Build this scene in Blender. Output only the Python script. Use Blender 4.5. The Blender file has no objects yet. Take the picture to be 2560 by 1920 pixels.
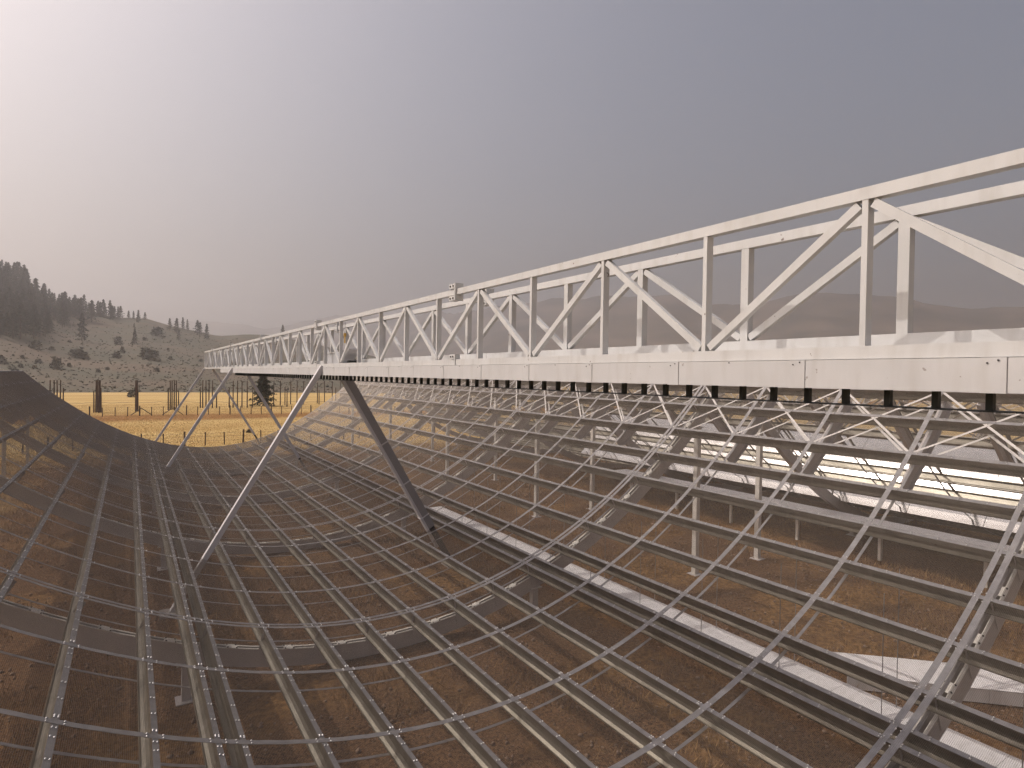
import bpy, math, random
import numpy as np
from mathutils import Vector, Matrix

random.seed(7)
rng = np.random.default_rng(7)
R = math.radians
S = bpy.context.scene
COL = S.collection

# ------------------------------------------------------------------ camera
cam_d = bpy.data.cameras.new('camera')
cam_d.sensor_width = 36.0
cam_d.lens = 36.0 * 1485.5 / 2560.0
cam_d.clip_start = 0.05
cam_d.clip_end = 20000
cam = bpy.data.objects.new('camera', cam_d)
COL.objects.link(cam)
CAM = Vector((-4.68648, 0.0, 5.15691))
YAW, PIT, ROLL = R(32.752), R(0.749), R(0.926)
_h = Vector((math.sin(YAW), math.cos(YAW), 0))
_r0 = Vector((math.cos(YAW), -math.sin(YAW), 0))
_f = _h * math.cos(PIT) - Vector((0, 0, 1)) * math.sin(PIT)
_u = _h * math.sin(PIT) + Vector((0, 0, 1)) * math.cos(PIT)
_rx = _r0 * math.cos(ROLL) + _u * math.sin(ROLL)
_ux = _u * math.cos(ROLL) - _r0 * math.sin(ROLL)
_m = Matrix((_rx, _ux, -_f)).transposed().to_4x4()
_m.translation = CAM
cam.matrix_world = _m
S.camera = cam

# ------------------------------------------------------------------ sky, sun, exposure
SUN_AZ, SUN_EL = R(-53.0), R(48.5)          # azimuth from +Y towards +X
sun_dir = Vector((math.sin(SUN_AZ) * math.cos(SUN_EL), math.cos(SUN_AZ) * math.cos(SUN_EL), math.sin(SUN_EL)))
W = bpy.data.worlds.new('World')
S.world = W
W.use_nodes = True
wn, wl = W.node_tree.nodes, W.node_tree.links
wn.clear()
w_out = wn.new('ShaderNodeOutputWorld')
w_bg = wn.new('ShaderNodeBackground')
sky = wn.new('ShaderNodeTexSky')
sky.sky_type = 'NISHITA'
sky.sun_disc = False
sky.sun_elevation = SUN_EL
sky.sun_rotation = SUN_AZ
sky.air_density = 1.2
sky.dust_density = 9.0
sky.ozone_density = 1.0
hs = wn.new('ShaderNodeHueSaturation')
hs.inputs['Saturation'].default_value = 0.8
tint = wn.new('ShaderNodeMix')
tint.data_type = 'RGBA'
tint.blend_type = 'MULTIPLY'
tint.inputs['Factor'].default_value = 1.0
tint.inputs['B'].default_value = (1.0, 0.955, 0.968, 1)
wl.new(sky.outputs[0], hs.inputs['Color'])
wl.new(hs.outputs[0], tint.inputs['A'])
wl.new(tint.outputs['Result'], w_bg.inputs['Color'])
w_bg.inputs['Strength'].default_value = 0.115
wl.new(w_bg.outputs[0], w_out.inputs['Surface'])

sun_d = bpy.data.lights.new('sun', 'SUN')
sun_d.energy = 2.8
sun_d.angle = R(0.6)
sun_d.color = (1.0, 0.93, 0.865)
sun = bpy.data.objects.new('sun', sun_d)
COL.objects.link(sun)
sun.rotation_euler = (-sun_dir).to_track_quat('-Z', 'Y').to_euler()

S.view_settings.view_transform = 'Standard'
S.view_settings.look = 'None'
S.view_settings.gamma = 1.0
S.view_settings.exposure = 0.0
S.view_settings.use_curve_mapping = False
S.cycles.max_bounces = 6
S.cycles.diffuse_bounces = 2
S.cycles.glossy_bounces = 3
S.cycles.transparent_max_bounces = 8
S.cycles.volume_bounces = 1
S.cycles.use_denoising = True
S.cycles.denoiser = 'OPENIMAGEDENOISE'
S.cycles.denoising_input_passes = 'RGB_ALBEDO_NORMAL'
S.cycles.denoising_prefilter = 'NONE'
S.cycles.use_adaptive_sampling = False
S.cycles.sample_clamp_indirect = 6.0

# ------------------------------------------------------------------ materials
def mat(name, col, rough=0.6, metal=0.0, var=0.12, scale=6.0, col2=None, bump=0.0, bscale=60.0, stretch=None, spec=None):
    m = bpy.data.materials.new(name)
    m.use_nodes = True
    n, l = m.node_tree.nodes, m.node_tree.links
    b = n['Principled BSDF']
    b.inputs['Roughness'].default_value = rough
    b.inputs['Metallic'].default_value = metal
    if spec is not None:
        b.inputs['Specular IOR Level'].default_value = spec
    geo = n.new('ShaderNodeNewGeometry')
    vec = geo.outputs['Position']
    if stretch:
        mp = n.new('ShaderNodeMapping')
        mp.inputs['Scale'].default_value = stretch
        l.new(vec, mp.inputs['Vector'])
        vec = mp.outputs[0]
    nz = n.new('ShaderNodeTexNoise')
    nz.inputs['Scale'].default_value = scale
    nz.inputs['Detail'].default_value = 5
    l.new(vec, nz.inputs['Vector'])
    mr = n.new('ShaderNodeMapRange')
    mr.inputs['From Min'].default_value = 0.32
    mr.inputs['From Max'].default_value = 0.68
    l.new(nz.outputs['Fac'], mr.inputs['Value'])
    mx = n.new('ShaderNodeMix')
    mx.data_type = 'RGBA'
    c2 = col2 or tuple(c * (1 - 2 * var) for c in col)
    mx.inputs['A'].default_value = (*c2, 1)
    mx.inputs['B'].default_value = (*col, 1)
    l.new(mr.outputs[0], mx.inputs['Factor'])
    l.new(mx.outputs['Result'], b.inputs['Base Color'])
    if bump:
        n2 = n.new('ShaderNodeTexNoise')
        n2.inputs['Scale'].default_value = bscale
        n2.inputs['Detail'].default_value = 4
        l.new(vec, n2.inputs['Vector'])
        bp = n.new('ShaderNodeBump')
        bp.inputs['Strength'].default_value = bump
        bp.inputs['Distance'].default_value = 0.02
        l.new(n2.outputs['Fac'], bp.inputs['Height'])
        l.new(bp.outputs[0], b.inputs['Normal'])
    return m

M = {}
M['white'] = mat('white_paint', (0.64, 0.635, 0.625), 0.40, 0, 0.05, 2.2, bump=0.03)
M['panel'] = mat('white_sheet', (0.585, 0.575, 0.57), 0.55, 0, 0.05, 2.0)
M['galv'] = mat('galvanised_steel', (0.285, 0.262, 0.215), 0.38, 0.8, 0.20, 5.0, stretch=(1, 0.25, 1))
M['bar'] = mat('galvanised_flat_bar', (0.36, 0.35, 0.35), 0.38, 0.8, 0.12, 8.0)
M['brace'] = mat('bright_strap_steel', (0.70, 0.665, 0.63), 0.5, 0.0, 0.06, 8.0)
M['wire'] = mat('galvanised_wire', (0.29, 0.25, 0.215), 0.45, 0.75, 0.05, 2.0)
M['bolt'] = mat('zinc_bolt', (0.55, 0.53, 0.52), 0.3, 0.9, 0.05, 9.0)
M['darkbolt'] = mat('dark_bolt', (0.05, 0.045, 0.045), 0.5, 0.3, 0.1, 9.0)
M['rib'] = mat('grey_painted_steel', (0.52, 0.48, 0.465), 0.5, 0, 0.05, 4.0)
M['ribtop'] = mat('pale_painted_steel', (0.70, 0.66, 0.60), 0.45, 0, 0.05, 7.0)
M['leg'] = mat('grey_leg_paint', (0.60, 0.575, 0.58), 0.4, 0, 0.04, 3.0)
M['legshade'] = mat('shaded_leg_paint', (0.30, 0.28, 0.275), 0.45, 0, 0.04, 3.0)  # leg paint darkened: shade on the near right leg put into the colour
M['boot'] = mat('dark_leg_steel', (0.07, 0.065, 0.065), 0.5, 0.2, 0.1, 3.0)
M['feed'] = mat('dark_feed_board', (0.022, 0.027, 0.02), 0.5, 0, 0.15, 6.0)
M['tray'] = mat('white_tray_sheet', (0.82, 0.79, 0.78), 0.5, 0, 0.03, 3.0)
M['pole'] = mat('weathered_wood_pole', (0.085, 0.055, 0.045), 0.85, 0, 0.2, 3.0)
M['fencewood'] = mat('grey_fence_wood', (0.11, 0.08, 0.06), 0.85, 0, 0.2, 5.0)
M['fwire'] = mat('fence_wire', (0.12, 0.10, 0.09), 0.6, 0.3, 0.1, 5.0)
M['needle'] = mat('pine_needles', (0.055, 0.062, 0.034), 0.75, 0, 0.25, 1.2)
M['needle2'] = mat('fir_needles', (0.048, 0.056, 0.04), 0.75, 0, 0.25, 0.8)
M['bark'] = mat('bark', (0.09, 0.06, 0.045), 0.9, 0, 0.2, 3.0)
M['shrub'] = mat('sage_shrub', (0.062, 0.06, 0.042), 0.8, 0, 0.2, 0.8)
M['sage'] = mat('sagebrush', (0.066, 0.062, 0.04), 0.9, 0, 0.2, 0.2, col2=(0.045, 0.045, 0.029))
M['dryblade'] = mat('dry_grass_blades', (0.58, 0.41, 0.175), 0.8, 0, 0.2, 0.15, col2=(0.46, 0.29, 0.11))
M['soilblade'] = mat('brown_grass_blades', (0.42, 0.25, 0.10), 0.85, 0, 0.2, 0.5, col2=(0.20, 0.12, 0.05))
M['stone'] = mat('field_stone', (0.30, 0.20, 0.135), 0.85, 0, 0.2, 2.0)
M['cover'] = mat('glare_sheet_metal', (0.60, 0.59, 0.58), 0.19, 0.75, 0.05, 1.5)  # glossy metal of the sheet added for the glare
M['yellow'] = mat('yellow_plastic', (0.55, 0.32, 0.03), 0.5, 0, 0.05, 5.0)
M['greybox'] = mat('grey_enclosure', (0.45, 0.45, 0.46), 0.5, 0, 0.04, 5.0)
M['concrete'] = mat('concrete_pad', (0.36, 0.33, 0.30), 0.85, 0, 0.08, 5.0, bump=0.2)

def weather(m, rust, streak):
    n, l = m.node_tree.nodes, m.node_tree.links
    b = n['Principled BSDF']
    src = b.inputs['Base Color'].links[0].from_socket
    geo = n.new('ShaderNodeNewGeometry')
    def layer(src, scale, lo, hi, col, st, amt):
        mp = n.new('ShaderNodeMapping'); mp.inputs['Scale'].default_value = st
        l.new(geo.outputs['Position'], mp.inputs['Vector'])
        t = n.new('ShaderNodeTexNoise'); t.inputs['Scale'].default_value = scale; t.inputs['Detail'].default_value = 6
        l.new(mp.outputs[0], t.inputs['Vector'])
        r = n.new('ShaderNodeMapRange'); r.inputs['From Min'].default_value = lo; r.inputs['From Max'].default_value = hi; r.inputs['To Max'].default_value = amt
        l.new(t.outputs['Fac'], r.inputs['Value'])
        x = n.new('ShaderNodeMix'); x.data_type = 'RGBA'; x.inputs['B'].default_value = (*col, 1)
        l.new(r.outputs[0], x.inputs['Factor']); l.new(src, x.inputs['A'])
        return x.outputs['Result']
    src = layer(src, 3.0, .50, .72, (0.40, 0.37, 0.33), (1, 2.6, .5), streak)
    src = layer(src, 13.0, .715, .735, (0.13, 0.075, 0.045), (1, 1, 1), rust)
    l.new(src, b.inputs['Base Color'])
weather(M['white'], 0.8, 0.35)
weather(M['panel'], 0.5, 0.30)
weather(M['tray'], 0.3, 0.30)
weather(M['galv'], 0.6, 0.25)
weather(M['bar'], 0.3, 0.25)

def ground_material():
    m = bpy.data.materials.new('soil_and_dry_grass')
    m.use_nodes = True
    n, l = m.node_tree.nodes, m.node_tree.links
    b = n['Principled BSDF']
    b.inputs['Roughness'].default_value = 0.95
    b.inputs['Specular IOR Level'].default_value = 0.15
    geo = n.new('ShaderNodeNewGeometry')
    P = geo.outputs['Position']
    def noise(sc, det=6, st=None):
        v = P
        if st:
            mp = n.new('ShaderNodeMapping'); mp.inputs['Scale'].default_value = st
            l.new(P, mp.inputs['Vector']); v = mp.outputs[0]
        t = n.new('ShaderNodeTexNoise'); t.inputs['Scale'].default_value = sc; t.inputs['Detail'].default_value = det
        l.new(v, t.inputs['Vector']); return t.outputs['Fac']
    def ramp(v, a, c):
        t = n.new('ShaderNodeMapRange'); t.inputs['From Min'].default_value = a; t.inputs['From Max'].default_value = c
        l.new(v, t.inputs['Value']); return t.outputs[0]
    def mix(f, a, c):
        t = n.new('ShaderNodeMix'); t.data_type = 'RGBA'
        l.new(f, t.inputs['Factor'])
        for k, s in (('A', a), ('B', c)):
            if isinstance(s, tuple): t.inputs[k].default_value = (*s, 1)
            else: l.new(s, t.inputs[k])
        return t.outputs['Result']
    def math_(op, a, c=None):
        t = n.new('ShaderNodeMath'); t.operation = op
        for i, s in enumerate((a, c)):
            if s is None: continue
            if isinstance(s, (int, float)): t.inputs[i].default_value = s
            else: l.new(s, t.inputs[i])
        return t.outputs[0]
    soil = mix(ramp(noise(16.0), 0.40, 0.62), (0.07, 0.037, 0.018), (0.22, 0.125, 0.062))
    soil = mix(ramp(noise(45.0, 3), 0.54, 0.66), soil, (0.33, 0.21, 0.12))
    dry = mix(ramp(noise(9.0), 0.38, 0.62), (0.16, 0.088, 0.034), (0.35, 0.21, 0.085))
    near = mix(ramp(noise(0.35, 4), 0.50, 0.64), soil, dry)
    gold = mix(ramp(noise(0.12, 6, (0.35, 1, 1)), 0.38, 0.62), (0.42, 0.27, 0.10), (0.60, 0.44, 0.20))
    gold = mix(ramp(noise(2.5, 5), 0.3, 0.7), gold, (0.47, 0.32, 0.12))
    gold = mix(ramp(noise(0.03, 3, (0.25, 1, 1)), 0.60, 0.70), gold, (0.17, 0.17, 0.07))
    sep = n.new('ShaderNodeSeparateXYZ'); l.new(P, sep.inputs[0])
    yy = math_('ADD', sep.outputs[1], math_('MULTIPLY', noise(0.06, 3), 9.0))
    band = math_('MULTIPLY', ramp(yy, 84.0, 88.0), math_('SUBTRACT', 1.0, ramp(yy, 94.0, 99.0)))
    gold = mix(band, gold, (0.27, 0.135, 0.045))
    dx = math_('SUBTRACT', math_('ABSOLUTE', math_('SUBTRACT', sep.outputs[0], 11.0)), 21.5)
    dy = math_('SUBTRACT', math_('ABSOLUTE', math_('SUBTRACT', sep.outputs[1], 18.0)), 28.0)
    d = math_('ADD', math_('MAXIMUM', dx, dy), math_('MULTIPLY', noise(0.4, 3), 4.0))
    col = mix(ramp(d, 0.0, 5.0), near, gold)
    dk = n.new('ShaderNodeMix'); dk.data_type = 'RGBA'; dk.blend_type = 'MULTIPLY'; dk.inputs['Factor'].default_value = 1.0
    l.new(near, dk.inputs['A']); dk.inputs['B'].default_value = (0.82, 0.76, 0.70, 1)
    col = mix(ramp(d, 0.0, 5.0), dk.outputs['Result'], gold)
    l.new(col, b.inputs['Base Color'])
    bp = n.new('ShaderNodeBump'); bp.inputs['Strength'].default_value = 0.9; bp.inputs['Distance'].default_value = 0.06
    l.new(noise(30.0, 6), bp.inputs['Height'])
    l.new(bp.outputs[0], b.inputs['Normal'])
    return m
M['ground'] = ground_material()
M['hill'] = mat('sage_hillside', (0.082, 0.066, 0.038), 0.95, 0, 0.2, 0.11, col2=(0.050, 0.050, 0.030), bump=0.5, bscale=0.5, stretch=(1, 1, 1.6))
def hill_detail(m):
    n, l = m.node_tree.nodes, m.node_tree.links
    b = n['Principled BSDF']; src = b.inputs['Base Color'].links[0].from_socket
    geo = n.new('ShaderNodeNewGeometry')
    for sc, lo, hi, col, st, amt in ((.022, .46, .60, (0.115, 0.073, 0.045), (1, 1, 2.2), .6), (.05, .55, .70, (0.042, 0.044, 0.027), (1, 1, 2.5), .5), (.35, .50, .72, (0.05, 0.047, 0.03), (1, 1, 1.5), .35)):
        mp = n.new('ShaderNodeMapping'); mp.inputs['Scale'].default_value = st
        l.new(geo.outputs['Position'], mp.inputs['Vector'])
        t = n.new('ShaderNodeTexNoise'); t.inputs['Scale'].default_value = sc; t.inputs['Detail'].default_value = 6
        l.new(mp.outputs[0], t.inputs['Vector'])
        r = n.new('ShaderNodeMapRange'); r.inputs['From Min'].default_value = lo; r.inputs['From Max'].default_value = hi; r.inputs['To Max'].default_value = amt
        l.new(t.outputs['Fac'], r.inputs['Value'])
        x = n.new('ShaderNodeMix'); x.data_type = 'RGBA'; x.inputs['B'].default_value = (*col, 1)
        l.new(r.outputs[0], x.inputs['Factor']); l.new(src, x.inputs['A']); src = x.outputs['Result']
    l.new(src, b.inputs['Base Color'])

M['farhill'] = mat('wooded_far_hill', (0.13, 0.10, 0.085), 0.95, 0, 0.2, 0.010, col2=(0.03, 0.032, 0.032), stretch=(1, 1, 2.0))

# ------------------------------------------------------------------ helpers
class MB:
    """collects shapes, then links them as one mesh object"""
    def __init__(s): s.v, s.f = [], []
    def add(s, vs, fs):
        o = len(s.v); s.v.extend([tuple(a) for a in vs]); s.f.extend([tuple(i + o for i in q) for q in fs])
    def obox(s, c, ax, ay, az):
        c, ax, ay, az = map(Vector, (c, ax, ay, az))
        vs = [c + ax * i + ay * j + az * k for i in (-1, 1) for j in (-1, 1) for k in (-1, 1)]
        s.add(vs, [(0, 1, 3, 2), (4, 6, 7, 5), (0, 4, 5, 1), (2, 3, 7, 6), (0, 2, 6, 4), (1, 5, 7, 3)])
    def box(s, x0, x1, y0, y1, z0, z1):
        s.obox(((x0 + x1) / 2, (y0 + y1) / 2, (z0 + z1) / 2), ((x1 - x0) / 2, 0, 0), (0, (y1 - y0) / 2, 0), (0, 0, (z1 - z0) / 2))
    def beam(s, p, q, w, h, up=(0, 0, 1)):
        p, q, up = Vector(p), Vector(q), Vector(up)
        d = q - p
        a = d.normalized(); side = a.cross(up).normalized(); u = side.cross(a)
        s.obox((p + q) / 2, d / 2, side * (w / 2), u * (h / 2))
    def tube(s, pts, rad, n=6):
        pts = [Vector(p) for p in pts]
        rads = rad if isinstance(rad, (list, tuple)) else [rad] * len(pts)
        vs = []
        for i, p in enumerate(pts):
            d = (pts[min(i + 1, len(pts) - 1)] - pts[max(i - 1, 0)]).normalized()
            a = d.orthogonal().normalized() if abs(d.z) > .9 else d.cross(Vector((0, 0, 1))).normalized()
            b = d.cross(a)
            for k in range(n):
                t = 2 * math.pi * k / n
                vs.append(p + (a * math.cos(t) + b * math.sin(t)) * rads[i])
        fs = [(i * n + k, i * n + (k + 1) % n, (i + 1) * n + (k + 1) % n, (i + 1) * n + k) for i in range(len(pts) - 1) for k in range(n)]
        fs += [tuple(range(n - 1, -1, -1)), tuple(range((len(pts) - 1) * n, len(pts) * n))]
        s.add(vs, fs)
    def sweep(s, rings, closed=True):
        n = len(rings[0]); vs = [p for r in rings for p in r]
        fs = []
        for i in range(len(rings) - 1):
            for k in range(n if closed else n - 1):
                fs.append((i * n + k, i * n + (k + 1) % n, (i + 1) * n + (k + 1) % n, (i + 1) * n + k))
        if closed:
            fs += [tuple(range(n - 1, -1, -1)), tuple(range((len(rings) - 1) * n, len(rings) * n))]
        s.add(vs, fs)
    def mesh(s, name, m):
        me = bpy.data.meshes.new(name); me.from_pydata(s.v, [], s.f); me.update()
        if m: me.materials.append(m)
        return me
    def build(s, name, m, parent=None):
        return link(name, s.mesh(name, m), parent)

def link(name, me, parent=None, loc=None):
    o = bpy.data.objects.new(name, me); COL.objects.link(o)
    if parent: o.parent = parent
    if loc: o.location = loc
    return o
def tag(o, label, cat, group=None, kind=None):
    o['label'] = label; o['category'] = cat
    if group: o['group'] = group
    if kind: o['kind'] = kind
    return o
def empty(name, loc=(0, 0, 0), rz=0.0):
    o = bpy.data.objects.new(name, None); COL.objects.link(o)
    o.location = loc; o.rotation_euler = (0, 0, rz); o.empty_display_size = 0.3
    return o
def np_mesh(name, verts, tris, m):
    me = bpy.data.meshes.new(name)
    v = np.asarray(verts, np.float32).reshape(-1, 3); t = np.asarray(tris, np.int32)
    k = t.shape[1]
    me.vertices.add(len(v)); me.vertices.foreach_set('co', v.ravel())
    me.loops.add(t.size); me.loops.foreach_set('vertex_index', t.ravel())
    me.polygons.add(len(t)); me.polygons.foreach_set('loop_start', np.arange(0, t.size, k, dtype=np.int32))
    me.polygons.foreach_set('loop_total', np.full(len(t), k, np.int32))
    me.update(calc_edges=True); me.validate()
    if m: me.materials.append(m)
    return me
def copy_tree(o, parent=None):
    c = o.copy(); COL.objects.link(c)
    if parent: c.parent = parent
    for ch in o.children: copy_tree(ch, c)
    return c

# ------------------------------------------------------------------ parabola
FL = 5.0
G = -0.75                                    # ground level
xs_ = np.linspace(-13, 13, 5201)
ss_ = FL * ((xs_ / 10) * np.sqrt(1 + (xs_ / 10) ** 2) + np.arcsinh(xs_ / 10))
def X_of(s): return float(np.interp(s, ss_, xs_))
def S_of(x): return float(np.interp(x, xs_, ss_))
def fr(s):
    """point, tangent, inward normal in the x-z plane at arc length s"""
    x = X_of(s); k = x / 10.0; q = math.sqrt(1 + k * k)
    return (x, x * x / 20.0), (1 / q, k / q), (-k / q, 1 / q)
def pt(s, y, t=0.0, n=0.0):
    p, T, N = fr(s)
    return (p[0] + T[0] * t + N[0] * n, y, p[1] + T[1] * t + N[1] * n)
DS = 1.01242
S_RIM = S_of(10.0)
Y0R, Y1R = -4.85, 45.15
SEAM0, DSEAM = 3.66, 2.0925
seams = [SEAM0 + DSEAM * j for j in range(-4, 20)] + [45.1]
ribs_y = [SEAM0 + 4 * DSEAM * j for j in range(-1, 5)] + [45.0]
purlin_s = [(i + .5) * DS for i in range(-11, 11)]
purlin_s = [s for s in purlin_s if abs(s) < S_RIM - .5]
extra = S_of(3.76)
all_s = sorted(purlin_s + [-extra, extra, -S_RIM, S_RIM])
PD = 0.28                                    # purlin depth

# ------------------------------------------------------------------ ground, hills, sky haze
hill_detail(M['hill'])
def build_ground():
    half = list(np.geomspace(6, 4600, 34))
    ax = [-h for h in reversed(half)] + [0.0] + half
    v = [(x + 5, y + 20, G) for y in ax for x in ax]
    n = len(ax)
    f = [(j * n + i, j * n + i + 1, (j + 1) * n + i + 1, (j + 1) * n + i) for j in range(n - 1) for i in range(n - 1)]
    o = link('ground', np_mesh('ground', v, f, M['ground']))
    o['kind'] = 'structure'
build_ground()

from mathutils import noise as mnoise
def fbm(x, y, sc):
    return mnoise.fractal(Vector((x / sc, y / sc, 3.7)), 1.0, 2.0, 5)
RIDGE = [(-180, 3), (-120, 6), (-80, 8.5), (-40, 9), (-20, 8.3), (-12, 7.6), (-8.03, 7.2), (-7.18, 6.75), (-6.43, 6.2), (-5.71, 5.6), (-4.8, 5.0), (-3.87, 4.6), (-2.59, 4.35),
         (-0.6, 4.18), (1.07, 4.25), (2.58, 3.8), (4.44, 3.5), (5.9, 3.2), (6.85, 3.11), (8.76, 3.3), (10.83, 3.2), (14, 2.7), (20, 1.6), (28, .4), (36, -.3)]
RA, RE = [a for a, _ in RIDGE], [e for _, e in RIDGE]
RF, RC = 186.0, 560.0
def hill_z(az, r):
    e = np.interp(az, RA, RE)
    H = math.tan(R(e)) * RC + CAM.z - G
    t = (r - RF) / (RC - RF)
    if t <= 0: return G - 0.6 + 0.6 * max(0.0, 1 + t * 8) * 0.9
    if t <= 1: return G + H * (0.8 * t ** 1.25 + 0.2 * t ** 3)
    return G + H * max(0.15, 1 - 0.55 * (t - 1) ** 1.3)
def hill_point(az, elev):
    lo, hi = RF, RC
    f = lambda r: math.degrees(math.atan2(hill_z(az, r) - CAM.z, r)) - elev
    if f(hi) < 0: return polar(az, RC, hill_z(az, RC))
    for _ in range(40):
        m = (lo + hi) / 2
        if f(m) > 0: hi = m
        else: lo = m
    return polar(az, lo, hill_z(az, lo))
def polar(az, r, z):
    return Vector((CAM.x + r * math.sin(R(az)), r * math.cos(R(az)), z))
def terrain(name, azs, rs, zf, m, amp, sc):
    v, f = [], []
    for a in azs:
        for r in rs:
            p = polar(a, r, zf(a, r))
            k = min(1.0, max(0.0, (p.z - G) / 12.0))
            p.z += fbm(p.x, p.y, sc) * amp * k
            v.append(p)
    n = len(rs)
    for i in range(len(azs) - 1):
        for j in range(n - 1):
            a = i * n + j
            f.append((a, a + n, a + n + 1, a + 1))
    me = np_mesh(name, [tuple(p) for p in v], f, m)
    me.polygons.foreach_set('use_smooth', np.ones(len(f), bool))
    o = link(name, me); o['kind'] = 'structure'
    return o
terrain('hillside', np.linspace(-110, 36, 260), np.concatenate([np.linspace(170, 560, 70), np.linspace(575, 1000, 14)]), hill_z, M['hill'], 1.6, 60)
FAR = [(-180, 3.0), (-30, 3.5), (-10, 3.6), (5.89, 4.08), (8.44, 4.14), (10.42, 3.75), (11.77, 4.16), (13.84, 4.84), (16, 5.4), (19.3, 5.4), (29.7, 6.4), (34, 7.2), (36.4, 7.6), (42.4, 7.7), (46.9, 7.87), (48.4, 7.84),
       (50.4, 6.95), (53.2, 6.84), (56.7, 6.85), (60, 7.16), (61.7, 7.21), (66.3, 6.9), (70.4, 5.71), (73.4, 5.54), (85, 6.3), (110, 5.0), (150, 3.5), (180, 3.0)]
FA, FE = [a for a, _ in FAR], [e for _, e in FAR]
def far_z(az, r):
    # the range swings closer on the right
    rc = np.interp(az, [-180, 0, 15, 33, 60, 110, 180], [3300, 3300, 3000, 1700, 1500, 1800, 3300])
    e = np.interp(az, FA, FE)
    H = math.tan(R(e)) * rc + CAM.z - G
    t = (r - 0.42 * rc) / (0.58 * rc)
    if t <= 0: return G - 1.5
    if t <= 1: return G + H * (0.75 * t ** 1.3 + 0.25 * t ** 3)
    return G + H * max(0.2, 1 - 0.9 * (t - 1))
terrain('far_hills', np.linspace(-180, 180, 480), np.concatenate([np.linspace(610, 3300, 72), np.linspace(3350, 4400, 14)]), far_z, M['farhill'], 14, 220)

def build_haze():
    b = MB(); b.box(-4700, 4700, -4700, 4700, G - 2.6, 480.0)
    m = bpy.data.materials.new('smoke_haze'); m.use_nodes = True
    n, l = m.node_tree.nodes, m.node_tree.links
    n.clear()
    o = n.new('ShaderNodeOutputMaterial'); pv = n.new('ShaderNodeVolumePrincipled')
    pv.inputs['Color'].default_value = (0.915, 0.895, 0.905, 1)
    pv.inputs['Density'].default_value = 0.00063
    pv.inputs['Anisotropy'].default_value = 0.7
    l.new(pv.outputs[0], o.inputs['Volume'])
    ob = b.build('haze', m); ob['kind'] = 'stuff'
build_haze()

# ------------------------------------------------------------------ the parabolic reflector
def arc_strip(b, y, w, n0, n1, s0, s1, seg):
    """flat bar of width w following the dish between arc s0 and s1, between offsets n0..n1"""
    rings = []
    for i in range(seg + 1):
        s = s0 + (s1 - s0) * i / seg
        rings.append([pt(s, y - w / 2, 0, n0), pt(s, y + w / 2, 0, n0), pt(s, y + w / 2, 0, n1), pt(s, y - w / 2, 0, n1)])
    b.sweep(rings)

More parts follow.
